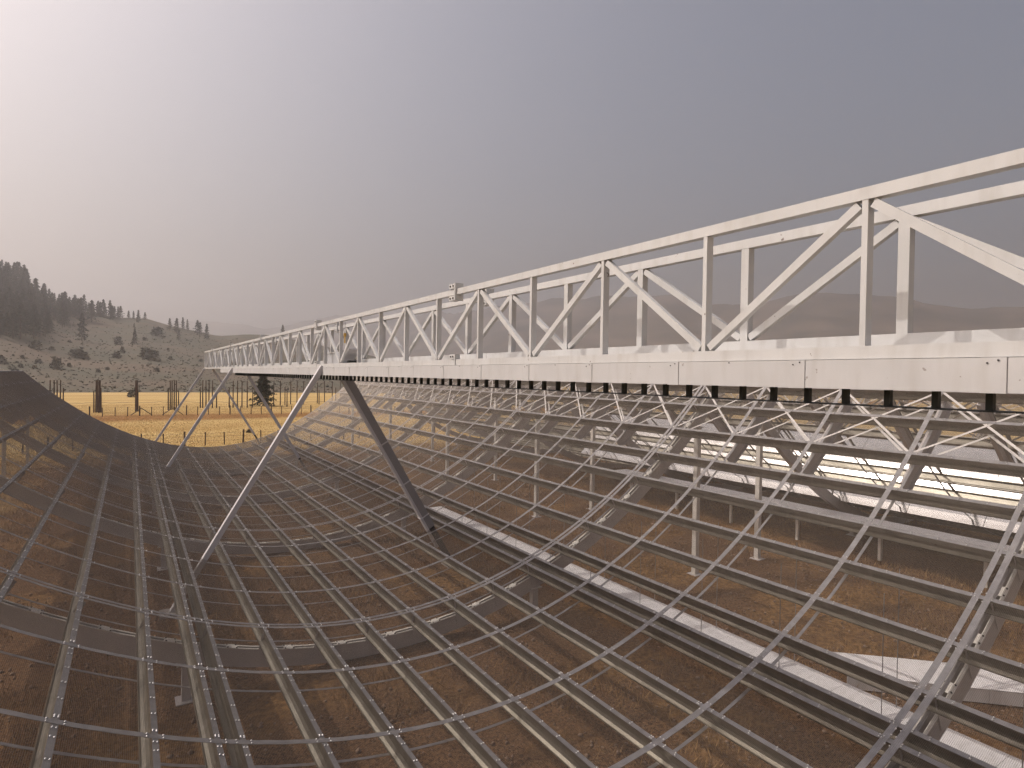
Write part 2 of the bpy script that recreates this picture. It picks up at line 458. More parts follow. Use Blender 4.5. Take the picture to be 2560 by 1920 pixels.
def build_reflector():
    root = empty('mesh_reflector', (0, 0, 0))
    # purlins: C sections lying along the dish, each with its clamp bar
    for s in all_s:
        b = MB()
        tw, bw, th = 0.072, 0.085, 0.005
        prof = [(0, -.012), (-tw, -.012), (-tw, -.030), (-tw + th, -.030), (-tw + th, -.012 - th), (-th, -.012 - th), (-th, -PD + .085), (-th - .022, -PD + .040), (-.062, -PD + th), (-bw + th, -PD + th),
                (-bw + th, -PD + .022), (-bw, -PD + .022), (-bw, -PD), (0, -PD)]
        prof = [(t + .036, n) for t, n in prof]
        b.sweep([[pt(s, y, t, n) for t, n in prof] for y in (Y0R, Y1R)])
        p = b.build('purlin', M['galv'], root)
        c = MB(); c.sweep([[pt(s, y, t, n) for t, n in ((-.036, -.010), (.036, -.010), (.036, -.005), (-.036, -.005))] for y in (Y0R, Y1R)])
        c.build('clamp_bar', M['bar'], p)
    # curved flat bars over the mesh, a pair above every rib
    for y in seams:
        pair = any(abs(y - r) < .2 for r in ribs_y)
        for dy, w in (((-.072, .085), (.072, .085)) if pair else ((0, .095),)):
            b = MB(); arc_strip(b, y + dy, w, -.0045, -.0005, -S_RIM - .03, S_RIM + .03, 60); b.build('cross_bar', M['bar'], root)
        b = MB(); arc_strip(b, y - .02, .055, -PD - .008, -PD - .002, -S_RIM, S_RIM, 60); b.build('lower_strap', M['bar'], root)
    # crossed flat braces in the top bays, two layers
    sa, sb = purlin_s[-2], S_RIM
    for sg in (-1, 1):
        for j in range(len(seams) - 1):
            ya, yb = seams[j], seams[j + 1]
            for off, dn in ((.0, -0.022), (.0, -PD - .020)):
                for k, (y0, y1) in enumerate(((ya, yb), (yb, ya))):
                    b = MB(); rings = []
                    for i in range(9):
                        u = i / 8; s = sg * (sa + (sb - sa) * u); y = y0 + (y1 - y0) * u; nn = dn + k * .005
                        rings.append([pt(s, y - .036, 0, nn), pt(s, y + .036, 0, nn), pt(s, y + .036, 0, nn + .004), pt(s, y - .036, 0, nn + .004)])
                    b.sweep(rings); b.build('cross_brace', M['brace'], root)
    # short end ribs that carry the rim in every bay
    for sg in (-1, 1):
        for y in seams:
            if any(abs(y - r) < .2 for r in ribs_y): continue
            b = MB()
            for (dy, w, n0, n1) in ((.03, .012, -.33, -.62), (.0, .10, -.315, -.33), (0, .10, -.62, -.635)):
                arc_strip(b, y + dy + .02, w, n1, n0, sg * (sa - .55), sg * (S_RIM + .15), 6)
            b.build('end_rib', M['rib'], root)
    # ribs: curved built-up beams with slotted pale top flange and batten plates
    for y in ribs_y:
        b = MB()
        for dy in (-.078, .078):
            arc_strip(b, y + dy, .010, -.73, -.421, -S_RIM - .1, S_RIM + .1, 44)
        arc_strip(b, y, .17, -.742, -.73, -S_RIM - .1, S_RIM + .1, 44)
        r = b.build('rib', M['rib'], root)
        for dy in (-.062, .062):
            b = MB(); arc_strip(b, y + dy, .052, -.421, -.411, -S_RIM - .1, S_RIM + .1, 44); b.build('flange', M['ribtop'], r)
        ps = sorted(purlin_s)
        for a, c in zip(ps[:-1], ps[1:]):
            m_ = (a + c) / 2 + .05
            b = MB()
            arc_strip(b, y, .19, -.410, -.402, m_ - .10, m_ + .10, 1)
            b.build('batten_plate', M['ribtop'], r)
            b = MB()
            for u in (-.075, .075):
                for w in (-.07, .07):
                    P = Vector(pt(m_ + u, y + w, 0, -.402)); N = Vector(pt(m_ + u, y + w, 0, -.386)) - P
                    b.tube([P, P + N], .014, 6)
            b.build('bolt', M['darkbolt'], r)
        # gusset cleats that hold each purlin on the rib
        for s in ps:
            b = MB()
            for dy in (-.10,):
                q0, q1 = pt(s, y + dy, .045, -.05), pt(s, y + dy, .045, -.62)
                b.beam(q0, q1, .10, .008, up=(0, 1, 0))
            b.build('cleat', M['rib'], r)
        # columns
        for x in (-9.75, -3.8, 3.8, 9.75):
            zt = x * x / 20 - (.80 if abs(x) < 5 else 1.05)
            b = MB()
            w = .075
            b.box(x - w, x + w, y - w, y + w, G + .02, zt)
            c = b.build('column', M['ribtop'] if abs(x) > 5 else M['rib'], r)
            b = MB(); b.box(x - .17, x + .17, y - .17, y + .17, G + .003, G + .022); b.build('base_plate', M['rib'], c)
            b = MB(); b.box(x - .16, x + .16, y - .12, y + .12, zt, zt + .018)
            b.build('cap_plate', M['ribtop'], c)
    # bolts on the clamp bars: real geometry, past counting
    cube = np.array([(-1, -1, 0), (1, -1, 0), (1, 1, 0), (-1, 1, 0), (-.6, -.6, 1), (.6, -.6, 1), (.6, .6, 1), (-.6, .6, 1)], float)
    qf = np.array([(0, 1, 5, 4), (1, 2, 6, 5), (2, 3, 7, 6), (3, 0, 4, 7), (4, 5, 6, 7)])
    V, F = [], []
    def bolt(s, y, t):
        p, T, N = fr(s)
        c = np.array(pt(s, y, t, .002)); ex = np.array((T[0], 0, T[1])) * .010; ey = np.array((0, .010, 0)); ez = np.array((N[0], 0, N[1])) * .013
        F.append(qf + 8 * len(V)); V.append(c + cube[:, :1] * ex + cube[:, 1:2] * ey + cube[:, 2:] * ez)
    for s in all_s:
        y = Y0R + .2
        while y < Y1R:
            for t in (-.02, .02): bolt(s, y + random.uniform(-.01, .01), t)
            y += .42 if y < 25 else .8
        for ys in seams:
            for dy in (-.13, .13):
                for t in (-.02, .02): bolt(s, ys + dy, t)
            for t in (-.09, .09):
                bolt(s, ys - .03, t); bolt(s, ys + .03, t)
    o = link('bolts', np_mesh('bolts', np.concatenate(V), np.concatenate(F), M['bolt']), root); o['kind'] = 'stuff'
    # the wire cloth
    pitch, rad = 0.0195, 0.00122
    tri = [(math.cos(a), math.sin(a)) for a in (R(90), R(210), R(330))]
    ns = int(2 * S_RIM / pitch); V, F = [], []
    for i in range(ns + 1):
        s = -S_RIM + i * pitch; base = 6 * i
        for y in (Y0R, Y1R):
            for c, q in tri: V.append(pt(s, y, c * rad, q * rad + .001))
        for k in range(3):
            k2 = (k + 1) % 3
            F.append((base + k, base + k2, base + 3 + k2, base + 3 + k))
    seg = 30
    prof = np.array([[pt(-S_RIM + 2 * S_RIM * i / seg, 0, 0, q * rad + .0028) for c, q in tri] for i in range(seg + 1)])   # seg+1,3,3
    cy = np.array([c for c, q in tri]) * rad
    prof[:, :, 1] = cy[None, :]
    fq = []
    for i in range(seg):
        for k in range(3):
            k2 = (k + 1) % 3; fq.append((3 * i + k, 3 * i + k2, 3 * i + 3 + k2, 3 * i + 3 + k))
    fq = np.array(fq); ny = int((Y1R - Y0R) / pitch)
    yy = Y0R + pitch * np.arange(ny + 1)
    VV = np.repeat(prof.reshape(1, -1, 3), ny + 1, 0); VV[:, :, 1] += yy[:, None]
    FF = fq[None] + (np.arange(ny + 1) * len(fq) // len(fq) * ((seg + 1) * 3))[:, None, None]
    V = np.array(V); FF = FF.reshape(-1, 4) + len(V)
    o = link('wire_mesh', np_mesh('wire_mesh', np.concatenate([V, VV.reshape(-1, 3)]), np.concatenate([np.array(F), FF]), M['wire']), root); o['kind'] = 'stuff'
    return root

reflector = build_reflector()
tag(reflector, 'curved galvanised wire-mesh reflector trough filling the foreground under the white truss', 'radio reflector', 'mesh reflector troughs')
XN = 22.55
neighbour = copy_tree(reflector)
neighbour.location = (XN, 0, 0)
tag(neighbour, 'second mesh reflector trough seen through the near one on the right, glinting', 'radio reflector', 'mesh reflector troughs')

# ------------------------------------------------------------------ focal-line truss
def build_truss():
    root = empty('focal_truss', (0, 0, 5.3))
    O = Vector((0, 0, 5.3))
    def part(b, name, m, parent=root):
        if parent is root: b.v = [(v[0], v[1], v[2] - 5.3) for v in b.v]
        else: b.v = [(v[0], v[1], v[2] - 5.3) for v in b.v]
        return b.build(name, m, parent)
    YE, YB = 47.2, -5.0
    XNR, XFR = -.25, .332
    zt0, zt1 = 6.468, 6.557
    joints = [.11 + 8.5 * k for k in range(0, 6)]
    cuts = [YB] + [j for j in joints if YB < j < YE] + [YE]
    for x0, x1, dz, nm in ((XNR, XNR + .09, 0, 'top_chord'), (XFR, XFR + .09, -.035, 'top_chord')):
        for a, c in zip(cuts[:-1], cuts[1:]):
            b = MB(); b.box(x0, x1, a + .004, c - .004, zt0 + dz, zt1 + dz); part(b, nm, M['white'])
    for a, c in zip(cuts[:-1], cuts[1:]):
        b = MB(); b.box(XNR, XNR + .10, a + .004, c - .004, 5.322, 5.416); part(b, 'bottom_chord', M['white'])
        b = MB(); b.box(XFR, XFR + .09, a + .004, c - .004, 5.322, 5.536); part(b, 'bottom_chord', M['white'])
        b = MB(); b.box(XNR + .102, XFR - .002, a + .004, c - .004, 5.385, 5.397); part(b, 'floor_plate', M['white'])
    # verticals and zig-zag diagonals of both sides
    for k in range(-1, 5):
        st = 9.334 + 8.5 * k
        ys = [st + 1.411 * i for i in range(6)]
        for i, y in enumerate(ys):
            for x0, zb, ztp, w in ((XNR + .003, 5.416, zt0, .042), (XFR + .003, 5.536, zt0 - .035, .082)):
                if YB < y < YE - .2:
                    b = MB(); b.box(x0, x0 + .085, y - w / 2, y + w / 2, zb, ztp); part(b, 'vertical', M['white'])
        nxt = st + 8.5
        nodes = ys + [nxt]
        for i in range(6):
            ya, yb_ = nodes[i], nodes[i + 1]
            low_first = i % 2 == 0
            for x0, zb, ztp in ((XNR + .041, 5.416, zt0), (XFR + .043, 5.536, zt0 - .035)):
                p = (x0, ya + .05, zb + .03 if low_first else ztp - .03)
                q = (x0, yb_ - .05, ztp - .03 if low_first else zb + .03)
                if max(ya, yb_) < YE and min(ya, yb_) > YB:
                    b = MB(); b.beam(p, q, .058, .066); part(b, 'diagonal', M['white'])
    # end frame
    for x in (XNR + .003, XFR + .003):
        b = MB(); b.box(x, x + .078, YE - .08, YE - .004, 5.416 if x < 0 else 5.536, zt0 - (.035 if x > 0 else 0)); part(b, 'vertical', M['white'])
    b = MB(); b.box(XNR + .092, XFR - .002, YE - .08, YE - .01, 6.44, 6.51); part(b, 'end_tie', M['white'])
    # bolted splice plates
    for j in joints:
        if not YB < j < YE: continue
        for x, zc in ((XNR, 6.512), (XFR, 6.477)):
            b = MB(); sgn = -1 if x < 0 else 1
            for dy in (-.012, .012):
                b.box(x - .03, x + .12, j + dy - .008, j + dy + .008, zc - .14, zc + .14)
            b.box(x - .02, x + .11, j + .02, j + .22, zc - .135, zc - .06)
            b.box(x - .02, x + .11, j + .02, j + .22, zc + .06, zc + .135)
            s_ = part(b, 'splice_plate', M['white'])
            d = MB()
            for dz in (-.1, .1):
                for yy in (.07, .17): d.tube([(x - .03, j + yy, zc + dz), (x - .01, j + yy, zc + dz)], .018, 6)
            part(d, 'bolt', M['darkbolt'], s_)
        b = MB()
        b.box(XNR - .012, XNR + .08, j - .012, j + .012, 5.335, 5.50); b.box(XNR - .010, XNR + .08, j + .014, j + .18, 5.42, 5.50)
        s_ = part(b, 'splice_plate', M['white'])
        d = MB()
        for yy in (.06, .14): d.tube([(XNR - .022, j + yy, 5.46), (XNR - .002, j + yy, 5.46)], .016, 6)
        part(d, 'bolt', M['darkbolt'], s_)
    # boxed receiver line under the truss: overlapping white panels
    PP, P0 = 1.266, 1.387
    k = -5
    xb = -.272
    while True:
        y0 = P0 + PP * k; y1 = y0 + PP
        if y0 > 37.4: break
        pn = MB(); pn.box(xb, xb + .012, y0 + .0015, y1 - .0015, 5.104, 5.318)
        p_ = part(pn, 'side_panel', M['panel'])
        lap = MB(); lap.box(xb - .004, xb - .001, y0 + .004, y0 + .135, 5.100, 5.319); part(lap, 'lap_strip', M['panel'], p_)
        d = MB()
        for yy, zz in ((.10, 5.285), (.045, 5.302)): d.tube([(xb - .009, y0 + yy, zz), (xb - .002, y0 + yy, zz)], .0058, 6)
        if k % 2: d.tube([(xb - .005, y0 + .70, 5.305), (xb + .0005, y0 + .70, 5.305)], .006, 6)
        part(d, 'screw', M['darkbolt'], p_)
        pn = MB(); pn.box(-xb - .012, -xb, y0 + .0015, y1 - .0015, 5.104, 5.318); part(pn, 'side_panel', M['panel'])
        pn = MB(); pn.box(xb + .014, -xb - .014, y0 + .003, y1 - .003, 5.112, 5.122); part(pn, 'soffit_panel', M['panel'])
        k += 1
    # feeds hanging from it: stem and clover board
    proto = MB()
    proto.box(-.024, .024, -.020, .020, -.128, 0)
    for qx, qy in ((-1, -1), (-1, 1), (1, -1), (1, 1)):
        proto.box(min(qx * .006, qx * .135), max(qx * .006, qx * .135), min(qy * .006, qy * .135), max(qy * .006, qy * .135), -.134, -.129)
    fm = proto.mesh('feed', M['feed'])
    y = 1.557 - .308 * 18
    while y < 34.3:
        link('feed', fm, root, (0, y, 5.112 - 5.3)); y += .308
    # legs in pairs down to the ground
    for yl in (-.3, 16.5, 33.3, 47.0):
        for sg in (-1, 1):
            wide = sg > 0
            far = yl > 30
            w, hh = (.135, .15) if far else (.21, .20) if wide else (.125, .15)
            top = Vector((sg * .25, yl, 5.34)); d = Vector((sg * 2.81, 0, -4.80))
            dn = d.normalized(); un = Vector((-sg * 4.80, 0, -2.81)).normalized()      # un points to the underside
            foot = top + d * ((5.34 - G - .02) / 4.80)
            b = MB(); b.beam(top, top + d * 1.0, w, hh, up=(0, 1, 0)); lg = part(b, 'leg', M['legshade'] if wide and not far else M['leg'])
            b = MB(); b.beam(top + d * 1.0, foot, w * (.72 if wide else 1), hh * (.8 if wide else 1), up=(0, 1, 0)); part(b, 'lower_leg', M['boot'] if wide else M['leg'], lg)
            o = un * (w / 2 + .035)
            if wide and not far:
                b = MB(); b.beam(top + d * .06 + o, top + d * 1.12 + o, .068, hh * .9, up=(0, 1, 0)); part(b, 'conduit_cover', M['leg'], lg)
            for u in ((.45, .70, .92) if wide and not far else ()):
                b = MB(); c = top + d * u + un * .037; b.beam(c, c + dn * .035, w + .095, hh + .02, up=(0, 1, 0)); part(b, 'band', M['leg'], lg)
            b = MB(); b.box(foot.x - .25, foot.x + .25, yl - .25, yl + .25, G - .05, G + .06); part(b, 'foot_pad', M['concrete'], lg)
    return root
truss = build_truss()
tag(truss, 'long white lattice truss carrying a boxed line of dark feeds above the trough', 'truss')

def build_equipment():
    z = 5.40
    e = empty('equipment_box', (.08, 16.1, z))
    b = MB(); b.box(-.12, .16, -.75, .85, .005, .30); b.build('housing', M['greybox'], e)
    b = MB(); b.box(-.14, .18, -.77, .87, .303, .325); b.build('lid', M['white'], e)
    tag(e, 'low grey equipment box inside the truss beside the near leg top', 'equipment box')
    q = empty('tilted_cover', (.05, 14.95, z))
    b = MB(); b.obox((0, 0, .24), (.14, 0, 0), (0, .23, -.14), (0, .006, .011)); b.build('panel', M['leg'], q)
    b = MB(); b.box(-.1, .1, -.12, .02, .0, .09); b.build('base', M['feed'], q)
    tag(q, 'dark grey hood tilted inside the truss, right of the grey box', 'cover')
    y = empty('hanging_tag', (.02, 15.4, 6.15))
    b = MB(); b.box(-.02, .02, -.055, .055, -.03, .06); b.box(-.012, .012, -.02, .02, -.20, -.03); b.build('tag', M['yellow'], y)
    b = MB(); b.tube([(0, 0, .06), (0, 0, .34)], .006, 5); b.build('cord', M['darkbolt'], y)
    tag(y, 'small yellow tag hanging on a cord inside the truss', 'tag')
build_equipment()

# ------------------------------------------------------------------ white cable trays under the reflectors
def tray(name, p, q, w, h, n, label):
    p, q = Vector(p), Vector(q)
    d = (q - p); L = d.length; d.normalize(); side = Vector((d.y, -d.x, 0))
    r = empty(name, p)
    for i in range(n):
        a = d * (L * i / n + .004); c = d * (L * (i + 1) / n - .004)
        b = MB(); mid = (a + c) / 2
        b.obox(mid + Vector((0, 0, h - .008)), (c - a) / 2, side * (w / 2), (0, 0, .008)); b.build('cover_sheet', M['tray'], r)
        b = MB()
        for sg in (-1, 1): b.obox(mid + side * (sg * (w / 2 - .01)) + Vector((0, 0, h / 2 - .012)), (c - a) / 2, side * .008, (0, 0, h / 2 - .012))
        b.build('side_sheet', M['tray'], r)
    tag(r, label, 'cable tray', 'white cable trays under the reflectors')
    return r
t1 = tray('cable_tray', (6.38, -4.0, G + .03), (6.38, 23.2, G + .03), .62, .20, 22, 'white sheet-covered cable tray on the ground under the near reflector')
t2 = tray('cable_tray', (16.25, -3.0, .27), (16.25, 22.4, .27), 1.05, .22, 22, 'wide white cable tray raised on posts under the second reflector')
for k in range(9):
    b = MB(); b.box(-.05, .05, 1.2 + 2.9 * k, 1.3 + 2.9 * k, G - .27, .18); b.build('stand', M['ribtop'], t2)
t3 = tray('cable_tray', (7.25, 6.35, G + .03), (11.6, 2.2, G + .03), 1.0, .26, 5, 'short white tray branching diagonally off at the lower right corner')
def hanger(tr, xs, ys, x0):
    for y in ys:
        for x in xs:
            zt = x * x / 20 - .3
            b = MB(); b.tube([(x - x0[0], y - x0[1], .1), (x - x0[0], y - x0[1], zt - x0[2])], .008, 5)
            b.build('hanger_rod', M['bar'], tr)
hanger(t1, (6.12, 6.64), [1.2 + 1.9 * k for k in range(11)], (6.38, -4.0, G + .03))

def build_glare_sheet():  # rounded sheet added to produce the bright glare; not a known object
    r = empty('glare_sheet', (18.0, 0.0, 1.15))
    prof = [(-.45, -.42), (-.25, -.2), (-.05, -.02), (.25, .45), (.62, 1.02), (.98, 1.50), (1.35, 1.82), (1.8, 2.02), (2.3, 2.08), (2.9, 2.0), (3.5, 1.75), (4.1, 1.3), (4.6, .7), (4.9, -.4)]
    n = 12; L0, L1 = 1.0, 27.0
    for i in range(n):
        a = L0 + (L1 - L0) * i / n + .008; c = L0 + (L1 - L0) * (i + 1) / n - .008
        b = MB()
        ring = lambda y: [(x, y, z) for x, z in prof] + [(x + (.02 if k < 8 else -.02), y, z - .02) for k, (x, z) in reversed(list(enumerate(prof)))]
        b.sweep([ring(a), ring(c)])
        b.build('cover_sheet', M['cover'], r)
    tag(r, 'long rounded pale metal sheet added to give the glare behind the second trough ribs', 'cover')
build_glare_sheet()

# ------------------------------------------------------------------ field: poles, fences, cable
POLES = [(-5.11, -3.19, -0.86), (-4.87, -3.19, -0.86), (-4.68, -3.2, -0.86), (-4.48, -3.2, -0.86), (-4.3, -3.2, -1.45), (-2.37, -3.41, -1.68), (-2.24, -3.41, -0.83), (-2.14, -3.38, -0.83), (-2.04, -3.42, -0.83), (-1.97, -3.35, -0.83), (-1.91, -3.42, -1.45), (0.41, -3.37, -0.81), (0.47, -3.33, -0.81), (0.53, -3.3, -0.81), (0.57, -3.37, -1.64), (2.72, -3.3, -1.43), (2.86, -3.28, -0.81), (2.99, -3.28, -0.8), (3.14, -3.29, -0.8), (3.3, -3.29, -0.8), (3.47, -3.29, -1.67), (5.27, -3.14, -0.81), (5.52, -3.15, -0.81), (5.74, -3.15, -0.81), (6.01, -3.15, -0.81), (5.09, -3.14, -1.41), (6.33, -3.16, -1.66), (7.31, -3.13, -1.4), (7.63, -3.14, -0.79), (7.97, -3.14, -0.78), (8.33, -3.14, -0.78), (8.75, -3.14, -0.77), (9.19, -3.15, -1.61), (10.92, -2.96, -0.77), (11.46, -2.96, -0.77), (11.86, -2.9, -1.34), (12.03, -3.06, -1.6), (12.33, -2.87, -0.74), (12.87, -2.87, -0.74), (13.43, -2.87, -0.73), (14.63, -2.78, -0.85), (14.78, -2.87, -1.54), (15.25, -2.67, -0.74), (15.93, -2.57, -0.73), (16.24, -2.57, -1.3), (16.65, -2.5, -0.72), (17.4, -2.5, -.74), (18.3, -2.45, -.74), (19.3, -2.4, -.73)]
ORD = ['first', 'second', 'third', 'fourth', 'fifth', 'sixth', 'seventh', 'eighth', 'ninth', 'tenth', 'eleventh', 'twelfth', 'thirteenth', 'fourteenth', 'fifteenth', 'sixteenth', 'seventeenth', 'eighteenth', 'nineteenth', 'twentieth', 'twenty-first', 'twenty-second', 'twenty-third', 'twenty-fourth']
POLES.sort()
pole_n = {}
pole_cache = {}
for i, (a, eb, et) in enumerate(POLES):
    d = (CAM.z - G) / math.tan(R(-eb)); h = CAM.z + d * math.tan(R(et)) - G
    hk = round(h, 1)
    if hk not in pole_cache:
        b = MB(); b.tube([(0, 0, -.05), (0.01, 0, h * .5), (0, 0.01, h)], [.095, .085, .07], 8); pole_cache[hk] = b.mesh('wooden_pole', M['pole'])
    o = link('wooden_pole', pole_cache[hk], None, polar(a, d, G))
    o.rotation_euler = (random.uniform(-.006, .006), random.uniform(-.006, .006), random.uniform(0, 6))
    short = et < -1.2
    wh = 'far left cluster by the mesh edge' if a < -4 else 'tight cluster second from the left' if a < -1 else 'slim bundle with a bush behind it' if a < 1 else 'cluster left of the far leg' if a < 4 else 'row between the two left legs' if a < 7 else 'row left of the big field tree' if a < 9.5 else 'row right of the big field tree'
    kk = ('short' if short else 'tall', wh); pole_n[kk] = pole_n.get(kk, -1) + 1
    tag(o, ORD[pole_n[kk]] + ' ' + kk[0] + ' pole from the left in the ' + wh, 'pole', 'dark wooden poles standing in the dry field')

def fence(name, pts, h, wires, thick_every, label, rad=.05):
    r = empty(name, pts[0])
    o0 = Vector(pts[0])
    for i, p in enumerate(pts):
        q = Vector(p) - o0
        rr = rad * (1.6 if thick_every and i % thick_every == 0 else 1.0 if thick_every else 1.0)
        hh = h * (1.12 if thick_every and i % thick_every == 0 else 1.0) * random.uniform(.96, 1.04)
        b = MB(); b.tube([(q.x, q.y, -.1), (q.x + random.uniform(-.03, .03), q.y, hh)], rr, 7); b.build('post', M['fencewood'], r)
    for z in wires:
        b = MB(); b.tube([(Vector(p) - o0) + Vector((0, 0, z * random.uniform(.97, 1.03))) for p in pts], .006, 4); b.build('wire', M['fwire'], r)
    tag(r, label, 'fence')
    return r
near = []
for a in [-14, -12.5, -11, -9.6, -8.1, -6.7, -5.24, -3.7, -2.16, -.65, 0.83, 2.37, 3.93, 5.49, 6.97, 8.45, 9.9, 11.3, 12.7, 14.1, 15.5, 17, 18.4, 19.8, 21.2, 22.6, 24, 25.4]:
    d = 53.0 / math.cos(R(a)); near.append(tuple(polar(a, d, G)))
fence('wire_fence', near, 1.05, (.35, .7, .95), 3, 'low wire fence on thin dark posts just beyond the trough end', .045)
farp = [tuple(polar(a, 90.5, G)) for a in np.linspace(-6, 30, 44)]
ff = fence('rail_fence', farp, 1.15, (.4, .8, 1.1), 4, 'distant wire fence along the near edge of the pole field', .05)
for a in (.82, 3.05):
    for sg in (-1, 1):
        p = polar(a, 90.5, G) - Vector(farp[0]); q = polar(a + sg * .75, 90.5, G) - Vector(farp[0])
        b = MB(); b.tube([p + Vector((0, 0, 1.0)), q + Vector((0, 0, .1))], .05, 5); b.build('brace', M['fencewood'], ff)
b = MB()
c0 = polar(-5.4, 104, G)
pts = []
for k in range(60):
    a = -5.4 + 22 * k / 59
    p = polar(a, 104, G + 1.05 + .12 * abs(math.sin(k * .55)) + random.uniform(-.04, .04)) - c0
    pts.append(p)
b.tube(pts, .022, 5)
cb = b.build('sagging_cable', M['fwire']); cb.location = c0
tag(cb, 'sagging dark cable strung between the wooden poles', 'cable')

# ------------------------------------------------------------------ trees
def conifer_mesh(name, h, wr, n, m, lean=0.0, ragged=.3, base=.12, power=.75):
    V, F = [], []
    for i in range(n):
        u = random.random() ** .8
        z = h * (base + (1 - base) * u)
        prof = (1 - u) ** power * (.75 + .35 * math.sin(u * 34 + random.random()))
        rmax = wr * prof + .03 * h * .1
        a = random.uniform(0, 2 * math.pi)
        rr = rmax * math.sqrt(random.random()) * random.uniform(1 - ragged, 1 + ragged * .5)
        c = Vector((rr * math.cos(a), rr * math.sin(a), z - rr * .22))
        sz = h * random.uniform(.026, .058)
        out = Vector((math.cos(a), math.sin(a), -.25)).normalized(); sd = Vector((-math.sin(a), math.cos(a), random.uniform(-.3, .3)))
        k = len(V)
        V += [c - sd * sz * .55, c + sd * sz * .55, c + out * sz * 1.5 + Vector((0, 0, random.uniform(-.3, .5) * sz))]
        V += [c - out * sz * .5, c + out * sz * .9, c + Vector((0, 0, sz * random.uniform(.5, 1.1))) + sd * sz * .3]
        F += [(k, k + 1, k + 2), (k + 3, k + 4, k + 5)]
    return np_mesh(name, [tuple(v) for v in V], F, m)
def trunk_mesh(h, r, limbs=0):
    b = MB(); b.tube([(0, 0, -.5), (0, 0, h * .5), (0.02 * h * .2, 0, h * .97)], [r, r * .6, r * .08], 7)
    for i in range(limbs):
        z = h * random.uniform(.12, .8); a = random.uniform(0, 6.28); L = (h - z) * .26
        b.tube([(0, 0, z), (math.cos(a) * L, math.sin(a) * L, z - L * .1)], [r * .25, r * .05], 4)
    return b.mesh('trunk', M['bark'])
variants = []
for k in range(6):
    wr = random.uniform(.20, .29)
    variants.append((conifer_mesh('crown', 1.0, wr, 420, M['needle2'], ragged=.4), trunk_mesh(1.0, .018)))
def tree(name, p, h, v, label, group, wscale=1.0, cat='tree'):
    r = empty(name, p, random.uniform(0, 6.28)); r.scale = (h * wscale, h * wscale, h)
    c, t = variants[v % len(variants)]
    link('crown', c, r); link('trunk', t, r)
    tag(r, label, cat, group)
    return r
TREES = [(-5.94, 6.03, 6.59), (-5.53, 5.5, 6.45), (-4.87, 5.0, 5.79), (-4.59, 4.9, 5.75), (-4.31, 4.7, 5.39), (-4.12, 4.7, 5.25), (-3.78, 4.56, 5.28), (-3.23, 3.75, 5.6), (-3.16, 2.11, 4.39), (-2.55, 3.69, 5.43), (-2.0, 4.08, 5.35), (-1.7, 4.1, 5.18), (-1.3, 3.89, 5.17), (-1.07, 4.07, 5.11), (-0.83, 4.1, 5.09), (-0.66, 4.1, 5.14), (-0.12, 4.1, 4.82), (0.22, 4.1, 4.84), (0.55, 3.84, 4.91), (1.01, 4.1, 4.78), (2.77, 3.34, 4.4), (3.28, 3.11, 4.43), (3.73, 3.42, 4.54), (3.44, 2.58, 3.51), (4.06, 3.4, 4.39), (4.82, 3.1, 4.35), (5.01, 3.0, 4.19), (5.52, 2.67, 4.09), (0.31, 2.03, 3.42), (0.27, 3.42, 3.87), (-7.92, 7.1, 7.89), (-7.7, 6.9, 7.77), (-7.3, 6.6, 7.57), (-7.1, 6.6, 7.53), (-6.81, 6.3, 7.45), (-6.54, 6.1, 7.15), (11.6, 3.2, 4.3)]
TREES.sort()
tree_n = {}
for i, (a, eb, et) in enumerate(TREES):
    p = hill_point(a, eb); d = math.hypot(p.x - CAM.x, p.y)
    h = max(4.0, CAM.z + d * math.tan(R(et)) - p.z)
    if a == -3.16: lab = 'tall conifer standing alone on the open slope below the ridge trees'
    elif a == 0.31: lab = 'broad conifer alone on the grassy slope, middle of the hill'
    elif a == 11.6: lab = 'lone conifer on the skyline just above the truss top'
    elif a == 5.52: lab = 'wide-topped conifer at the right end of the ridge line'
    elif a == 1.01: lab = 'smallest conifer at the right of the middle ridge clump'
    elif 2.5 < a < 4.5: lab = 'slim conifer in the ridge clump near the far truss end'
    elif a > 4.5: lab = 'slim conifer in the last pair on the right of the ridge'
    elif a < -6: lab = 'conifer breaking the skyline on the high left end of the hill'
    else: lab = 'hazy conifer in the broken row along the hill ridge'
    if lab.split()[0] in ('slim', 'conifer', 'hazy'):
        tree_n[lab] = tree_n.get(lab, -1) + 1; lab = ORD[tree_n[lab]] + ' from left, ' + lab
    tree('conifer', p - Vector((0, 0, .4)), h, i, lab, 'conifers on the hazy hill', random.uniform(.85, 1.2))
for k in range(250):
    for _ in range(50):
        a = random.uniform(-12, -2.4) if k % 9 else random.uniform(-4.5, -.6); e = random.uniform(2.2, 7.2)
        up = np.interp(a, RA, RE) - .05
        lowb = np.interp(a, [-13, -8, -6.3, -4.75, -4.2, -3.2, -2.2, -.6], [1.8, 2.1, 2.2, 2.6, 3.3, 3.9, 3.8, 3.85])
        if lowb < e < up: break
    p = hill_point(a, e)
    tree('conifer', p - Vector((0, 0, .4)), random.uniform(8.5, 15.5), k, 'dark hazy conifer within the dense stand on the left of the hill', 'conifers in the dense hillside stand', random.uniform(.9, 1.35))

